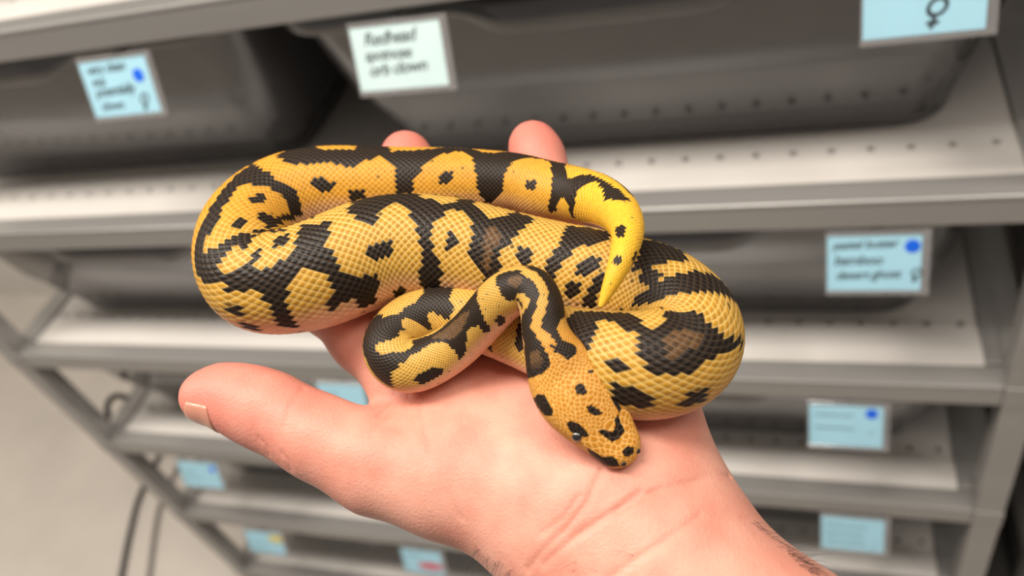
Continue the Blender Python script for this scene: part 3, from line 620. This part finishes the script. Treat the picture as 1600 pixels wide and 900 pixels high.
    b.inputs['Specular IOR Level'].default_value = 0.17
    b.inputs['Subsurface Weight'].default_value = 0.0
    o = link('ball_python', me, mt)
    tag(o, 'coiled yellow and black-brown ball python resting on the open palm', 'snake')
    return o, V0, tt, th

snake, SNV, SNT, SNTH = build_snake()

def skull_point(t, a):
    i = np.abs(SNT - t).argmin(); j = np.abs(SNTH - a).argmin()
    p = SNV[i, j]; c = SNV[i].mean(0); n = (p - c) / np.linalg.norm(p - c)
    return p, n
M_EYE = mat('dark snake eye', (0.016, 0.013, 0.011), 0.06, coat=1.0)
M_NOSTRIL = mat('nostril pit', (0.006, 0.005, 0.004), 0.6)
def ball(name, centre, rad, m, parent, squash=(1, 1, 1)):
    bm = bmesh.new(); bmesh.ops.create_uvsphere(bm, u_segments=20, v_segments=12, radius=rad)
    o = from_bm(name, bm, m, parent, True); o.location = to_world(centre); o.scale = squash
    return o
for a in (-1.02, 1.02):
    p, n = skull_point(49.15, a)
    ball('eye', p - n * 0.00095, 0.00155, M_EYE, snake)
    p, n = skull_point(51.55, a * 0.72)
    ball('nostril', p - n * 0.00035, 0.0007, M_NOSTRIL, snake)
# ------------------------------------------------------------------ the hand
def chain(pts, k):
    P = [on_palm(a, b, h) for a, b, h, r in pts]; R = [r for *_, r in pts]
    return [(P[i], P[i + 1], R[i], R[i + 1], k) for i in range(len(P) - 1)]
THUMB = [(316, 620, -.0005, .0064), (343, 615, -.0010, .0070), (385, 628, -.0020, .0091), (430, 647, -.0040, .0099), (500, 684, -.0070, .0109), (590, 724, -.0115, .0132), (700, 745, -.0140, .0162), (830, 768, -.0175, .0188)]
INDEX = [(690, 600, -.0150, .0130), (628, 580, -.0118, .0110), (570, 530, -.0105, .0100), (505, 470, -.0098, .0095), (455, 425, -.0080, .0088), (425, 395, -.0060, .0078)]
MIDDLE = [(745, 545, -.0145, .0120), (715, 455, -.0105, .0100), (685, 370, -.0088, .0095), (655, 300, -.0052, .0090), (638, 256, -.0018, .0086), (633, 240, -.0005, .0082)]
RING = [(850, 540, -.0145, .0120), (862, 450, -.0095, .0098), (866, 370, -.0085, .0093), (856, 300, -.0052, .0088), (840, 245, -.0010, .0086), (832, 224, .0004, .0082)]
PINKY = [(975, 570, -.0145, .0115), (985, 500, -.0095, .0090), (975, 455, -.0078, .0083), (960, 425, -.0060, .0075)]
PALM = [[(850, 790, -.0180, .0180), (680, 605, -.0145, .0125)], [(900, 780, -.0165, .0165), (750, 550, -.0140, .0125)], [(950, 770, -.0165, .0165), (850, 545, -.0140, .0125)],
        [(975, 770, -.0170, .0155), (960, 575, -.0142, .0125)], [(1008, 775, -.0175, .0150), (1003, 735, -.0170, .0158), (991, 645, -.0155, .0164), (975, 585, -.0145, .0130)],
        [(760, 700, -.0150, .0150), (900, 700, -.0160, .0150)], [(700, 660, -.0150, .0140), (850, 650, -.0155, .0145), (960, 640, -.0155, .0145)]]
ARM = [[(860, 785, -.0195, .0180), (970, 915, -.0230, .0195), (1130, 1130, -.0300, .0250), (1420, 1500, -.0480, .0330)],
       [(1000, 790, -.0185, .0160), (1085, 905, -.0225, .0182), (1240, 1080, -.0300, .0250), (1560, 1420, -.0480, .0330)],
       [(940, 800, -.0190, .0190), (1050, 925, -.0230, .0200), (1200, 1100, -.0300, .0260), (1490, 1460, -.0480, .0350)]]
def smin(a, b, k):
    h = np.clip(k - np.abs(a - b), 0, None) / k
    return np.minimum(a, b) - h * h * k * 0.25
GROUPS = [sum((chain(p, .010) for p in PALM), []), sum((chain(p, .016) for p in ARM), []), chain(THUMB, .008), chain(INDEX, .006), chain(MIDDLE, .006), chain(RING, .006), chain(PINKY, .006)]
JOIN = [0, .020, .009, .008, .006, .006, .006]
def hand_sdf(Q):
    tot = None
    for g, kj in zip(GROUPS, JOIN):
        d = None
        for a, b, ra, rb, k in g:
            ab = (b - a).astype(np.float32); q = Q - a.astype(np.float32)
            t = np.clip((q @ ab) / np.float32(ab @ ab), 0, 1)
            dd = np.sqrt(((q - t[..., None] * ab) ** 2).sum(-1)) - (ra + (rb - ra) * t)
            d = dd if d is None else smin(d, dd, k)
        tot = d if tot is None else smin(tot, d, kj)
    return tot

def surface_nets(fn, lo, hi, h):
    n = np.ceil((hi - lo) / h).astype(int) + 1
    F = np.full(n, 1.0, np.float32); B = 14
    for i in range(0, n[0], B):
        for j in range(0, n[1], B):
            cz = np.arange(0, n[2], B)
            c = np.stack(np.broadcast_arrays(lo[0] + (i + B / 2) * h, lo[1] + (j + B / 2) * h, lo[2] + (cz + B / 2) * h), -1).astype(np.float32)
            dc = fn(c)
            for k, d in zip(cz, dc):
                i1, j1, k1 = min(i + B, n[0]), min(j + B, n[1]), min(k + B, n[2])
                if abs(d) > B * h * 0.95:
                    F[i:i1, j:j1, k:k1] = d; continue
                g = np.stack(np.meshgrid(np.arange(i, i1), np.arange(j, j1), np.arange(k, k1), indexing='ij'), -1).astype(np.float32) * h + lo.astype(np.float32)
                F[i:i1, j:j1, k:k1] = fn(g)
    s = F < 0
    corners = [(a, b, c) for a in (0, 1) for b in (0, 1) for c in (0, 1)]
    sl = lambda A, o: A[o[0]:A.shape[0] - 1 + o[0], o[1]:A.shape[1] - 1 + o[1], o[2]:A.shape[2] - 1 + o[2]]
    cnt = sum(sl(s, o).astype(np.int8) for o in corners)
    act = (cnt > 0) & (cnt < 8)
    ids = np.full(act.shape, -1, np.int64); cells = np.argwhere(act); ids[act] = np.arange(len(cells))
    acc = np.zeros((len(cells), 3)); num = np.zeros(len(cells))
    for a in range(8):
        for b in range(a + 1, 8):
            oa, ob = np.array(corners[a]), np.array(corners[b])
            if np.abs(oa - ob).sum() != 1: continue
            fa = F[tuple((cells + oa).T)]; fb = F[tuple((cells + ob).T)]
            x = (fa < 0) != (fb < 0)
            t = (fa / np.where(x, fa - fb, 1))[:, None]
            acc += np.where(x[:, None], oa + (ob - oa) * t, 0); num += x
    V = lo + (cells + acc / num[:, None]) * h
    quads = []
    for ax in range(3):
        o = [0, 0, 0]; o[ax] = 1
        a = s[:s.shape[0] - o[0], :s.shape[1] - o[1], :s.shape[2] - o[2]]; b = s[o[0]:, o[1]:, o[2]:]
        e = np.argwhere(a != b); p, q = (ax + 1) % 3, (ax + 2) % 3
        e = e[(e[:, p] > 0) & (e[:, q] > 0) & (e[:, p] < s.shape[p] - 1) & (e[:, q] < s.shape[q] - 1)]
        inside_first = s[tuple(e.T)]
        def at(dp, dq):
            c = e.copy(); c[:, p] -= dp; c[:, q] -= dq
            return ids[tuple(c.T)]
        qd = np.stack([at(1, 1), at(0, 1), at(0, 0), at(1, 0)], 1)
        qd[~inside_first] = qd[~inside_first][:, ::-1]
        quads.append(qd)
    return V, np.concatenate(quads)

def build_hand():
    allp = np.array([p for g in GROUPS for a, b, *_ in g for p in (a, b)])
    lo, hi = allp.min(0) - 0.042, allp.max(0) + 0.042
    V, Q = surface_nets(hand_sdf, lo, hi, 0.0013)
    Q = Q[(Q >= 0).all(1)]
    # tidy: relax, then subdivide once through bmesh-free midpoint split
    def relax(V, Q, it, f):
        E = np.concatenate([Q[:, [0, 1]], Q[:, [1, 2]], Q[:, [2, 3]], Q[:, [3, 0]]]); E = np.concatenate([E, E[:, ::-1]])
        deg = np.bincount(E[:, 0], minlength=len(V))[:, None]
        for _ in range(it):
            A = np.stack([np.bincount(E[:, 0], V[E[:, 1], c], len(V)) for c in range(3)], 1) / deg
            V = V + f * (A - V)
        return V
    V = relax(V, Q, 4, 0.5)
    E = np.sort(np.concatenate([Q[:, [0, 1]], Q[:, [1, 2]], Q[:, [2, 3]], Q[:, [3, 0]]]), 1)
    UE, inv = np.unique(E, axis=0, return_inverse=True); inv = inv.reshape(4, -1)
    nV, nE = len(V), len(UE)
    EM = V[UE].mean(1); FM = V[Q].mean(1)
    V2 = np.concatenate([V, EM, FM])
    e = [nV + inv[k] for k in range(4)]; fm = nV + nE + np.arange(len(Q))
    Q2 = np.concatenate([np.stack([Q[:, k], e[k], fm, e[(k + 3) % 4]], 1) for k in range(4)])
    V2 = relax(V2, Q2, 3, 0.5)
    # normals
    fn = np.cross(V2[Q2[:, 2]] - V2[Q2[:, 0]], V2[Q2[:, 3]] - V2[Q2[:, 1]])
    N = np.zeros_like(V2)
    for k in range(4):
        for c in range(3): N[:, c] += np.bincount(Q2[:, k], fn[:, c], len(V2))
    N /= np.linalg.norm(N, axis=1)[:, None] + 1e-12
    if ((V2 - V2.mean(0)) * N).sum() < 0:
        Q2 = Q2[:, ::-1]; N = -N
    # skin folds pressed into the surface: (palm-side polyline, depth, half width)
    nn = V2.shape[0]; disp = np.zeros(nn)
    def surf(px, py):
        d = np.array([(px - 800) / FOCAL, (py - 450) / FOCAL, 1.0]); s = 0.12
        for _ in range(80):
            v = float(hand_sdf((d * s)[None].astype(np.float32))[0])
            if v < 2e-5: break
            s += v * 0.9 / np.linalg.norm(d)
        return d * s
    for line, depth, half in FOLDS:
        P = np.array([surf(*p) for p in line])
        best = np.full(nn, 9.0)
        lo_, hi_ = P.min(0) - 0.006, P.max(0) + 0.006
        idx = np.where(((V2 > lo_) & (V2 < hi_)).all(1))[0]; X = V2[idx]; bd = best[idx]
        for a, b in zip(P, P[1:]):
            ab = b - a; t = np.clip(((X - a) @ ab) / (ab @ ab), 0, 1)
            bd = np.minimum(bd, np.linalg.norm(X - a - t[:, None] * ab, axis=1))
        disp[idx] -= 0.95 * depth * np.exp(-(bd / half) ** 2)
    V2 = V2 + N * disp[:, None]
    me = bpy.data.meshes.new('person')
    me.vertices.add(len(V2)); me.vertices.foreach_set('co', to_world(V2).astype(np.float32).ravel())
    me.loops.add(Q2.size); me.loops.foreach_set('vertex_index', Q2.astype(np.int32).ravel())
    me.polygons.add(len(Q2)); me.polygons.foreach_set('loop_start', (np.arange(len(Q2)) * 4).astype(np.int32))
    me.polygons.foreach_set('use_smooth', np.ones(len(Q2), bool))
    me.update(calc_edges=True); me.validate()
    # flush: the fingertips and thumb tip are pinker
    flush = np.zeros(nn)
    for px, py, h, rad, amt in ((324, 616, 0, .022, .9), (420, 640, 0, .020, .45), (633, 240, 0, .022, 1.0), (834, 226, 0, .022, 1.0)):
        c = on_palm(px, py, h); flush = np.maximum(flush, amt * np.exp(-(np.linalg.norm(V2 - c, axis=1) / rad) ** 2))
    at = me.attributes.new('flush', 'FLOAT', 'POINT'); at.data.foreach_set('value', flush.astype(np.float32))
    return me, surf

FOLDS = [([(1142, 744), (1085, 752), (1020, 770), (965, 798)], .0006, .0010), ([(940, 735), (918, 785), (885, 825), (845, 865), (825, 890)], .0005, .0009),
         ([(1000, 768), (955, 802), (900, 838), (848, 882)], .0006, .0010), ([(905, 775), (880, 810), (845, 835)], .0003, .0008), ([(1095, 805), (1040, 845), (985, 880), (950, 905)], .0004, .0010),
         ([(700, 560), (655, 625), (668, 690), (690, 760), (720, 810)], .0003, .0009), ([(592, 650), (612, 628), (622, 596)], .0004, .0009), ([(606, 652), (628, 640), (640, 610)], .0003, .0009),
         ([(474, 606), (452, 640), (446, 668)], .0003, .0010), ([(404, 684), (416, 698), (420, 712)], .0003, .0007), ([(440, 708), (450, 720), (454, 736)], .0003, .0007)]

def skin_material():
    m = bpy.data.materials.new('skin'); m.use_nodes = True
    nt = m.node_tree; b = nt.nodes['Principled BSDF']; N = nt.nodes.new; Lk = nt.links.new
    tc = N('ShaderNodeTexCoord')
    n1 = N('ShaderNodeTexNoise'); n1.inputs['Scale'].default_value = 70; n1.inputs['Detail'].default_value = 4; Lk(tc.outputs['Object'], n1.inputs['Vector'])
    r1 = N('ShaderNodeValToRGB')
    r1.color_ramp.elements[0].position = 0.36; r1.color_ramp.elements[0].color = (0.56, 0.228, 0.165, 1)
    r1.color_ramp.elements[1].position = 0.66; r1.color_ramp.elements[1].color = (0.645, 0.315, 0.235, 1)
    Lk(n1.outputs[0], r1.inputs[0])
    fl = N('ShaderNodeAttribute'); fl.attribute_name = 'flush'
    mx = N('ShaderNodeMix'); mx.data_type = 'RGBA'; Lk(fl.outputs['Fac'], mx.inputs[0]); Lk(r1.outputs[0], mx.inputs[6]); mx.inputs[7].default_value = (0.58, 0.168, 0.128, 1)
    Lk(mx.outputs[2], b.inputs['Base Color'])
    b.inputs['Roughness'].default_value = 0.50; b.inputs['Specular IOR Level'].default_value = 0.32
    b.inputs['Subsurface Weight'].default_value = 0.12
    b.inputs['Subsurface Radius'].default_value = (1.0, 0.35, 0.2); b.inputs['Subsurface Scale'].default_value = 0.004
    n2 = N('ShaderNodeTexNoise'); n2.inputs['Scale'].default_value = 900; n2.inputs['Detail'].default_value = 3; Lk(tc.outputs['Object'], n2.inputs['Vector'])
    wv = N('ShaderNodeTexVoronoi'); wv.feature = 'DISTANCE_TO_EDGE'; wv.inputs['Scale'].default_value = 800; Lk(tc.outputs['Object'], wv.inputs['Vector'])
    ad = N('ShaderNodeMath'); ad.operation = 'ADD'; Lk(n2.outputs[0], ad.inputs[0]); Lk(wv.outputs['Distance'], ad.inputs[1])
    bp = N('ShaderNodeBump'); bp.inputs['Strength'].default_value = 0.30; bp.inputs['Distance'].default_value = 0.0004
    Lk(ad.outputs[0], bp.inputs['Height']); Lk(bp.outputs[0], b.inputs['Normal'])
    return m

hand_me, hand_surf = build_hand()
hand = link('person', hand_me, skin_material())
tag(hand, 'bare forearm and open hand, palm up with thumb out, carrying the snake', 'hand')

# thumb nail, seen along the underside of the tip
def thumb_nail():
    tip, root = on_palm(304, 617, -.0005), on_palm(352, 622, -.0012)
    ax = tip - root; ln = np.linalg.norm(ax); ax /= ln
    out = np.array([0.02, 0.86, -0.50]); out -= (out @ ax) * ax; out /= np.linalg.norm(out)
    side = np.cross(ax, out)
    bm = bmesh.new(); nu, nv = 14, 16; g = []
    S, Qv = np.meshgrid(np.linspace(0, 1, nu + 1), np.linspace(-1, 1, nv + 1), indexing='ij')
    X = S * ln - 0.0013 * np.abs(Qv) ** 2.2 * (2 * S - 1)
    Dn = out * np.cos(Qv * 0.92)[..., None] + side * np.sin(Qv * 0.92)[..., None]
    C = root + X[..., None] * ax; rad = np.full(S.shape, 0.004)
    for _ in range(30):
        rad = rad - hand_sdf((C + Dn * rad[..., None]).astype(np.float32))
    for layer in (0, 1):
        Pn = to_world((C + Dn * (rad + 0.00022 - 0.0009 * layer)[..., None]).reshape(-1, 3)).reshape(nu + 1, nv + 1, 3)
        g.append([[bm.verts.new(Vector(Pn[i, j])) for j in range(nv + 1)] for i in range(nu + 1)])
    for rows in g:
        for i in range(nu):
            for j in range(nv):
                bm.faces.new((rows[i][j], rows[i + 1][j], rows[i + 1][j + 1], rows[i][j + 1]))
    rim = [(0, j) for j in range(nv + 1)] + [(i, nv) for i in range(1, nu + 1)] + [(nu, j) for j in range(nv - 1, -1, -1)] + [(i, 0) for i in range(nu - 1, 0, -1)]
    for (i0, j0), (i1, j1) in zip(rim, rim[1:] + rim[:1]):
        bm.faces.new((g[0][i0][j0], g[0][i1][j1], g[1][i1][j1], g[1][i0][j0]))
    return bm
M_NAIL = mat('thumb nail', (0.60, 0.26, 0.18), 0.3, 0, 0.05, 200, coat=0.3)
from_bm('thumbnail', thumb_nail(), M_NAIL, hand, True)

# dark hairs on the forearm
def arm_hair():
    cu = bpy.data.curves.new('arm_hair', 'CURVE'); cu.dimensions = '3D'; cu.bevel_depth = 0.000045; cu.bevel_resolution = 0
    rng = random.Random(8)
    def strand(px, py, dx, dy, ln):
        p = hand_surf(px, py); s = ln
        sp = cu.splines.new('POLY'); sp.points.add(4)
        dirv = np.array([dx, dy, -0.25 + rng.uniform(-.3, .3)]); dirv /= np.linalg.norm(dirv)
        curl = np.array([rng.uniform(-.5, .5), rng.uniform(-.2, .6), rng.uniform(-.3, .3)])
        for k in range(5):
            q = k / 4
            pt = to_world(p + (dirv * q + curl * q * q * 0.45) * s)
            sp.points[k].co = (*pt, 1); sp.points[k].radius = 1 - 0.8 * q
    for _ in range(80):
        t = rng.random() ** 0.8
        strand(1176 + 112 * t - rng.uniform(0, 12), 806 + 92 * t + rng.uniform(0, 9), 0.7 + rng.uniform(-.5, .4), 0.2 + rng.uniform(-.5, .5), rng.uniform(.003, .008))
    for _ in range(30):
        t = rng.random()
        strand(735 + 60 * t + rng.uniform(2, 14), 862 + 38 * t - rng.uniform(0, 10), -0.5 + rng.uniform(-.4, .4), 0.75 + rng.uniform(-.4, .3), rng.uniform(.003, .007))
    for _ in range(5):
        strand(rng.uniform(860, 1000), rng.uniform(850, 895), rng.uniform(-.6, .6), rng.uniform(-.8, .3), rng.uniform(.004, .007))
    o = link('arm_hair', curve_mesh(cu), mat('dark arm hair', (0.02, 0.014, 0.01), 0.5), hand); o['kind'] = 'stuff'
arm_hair()
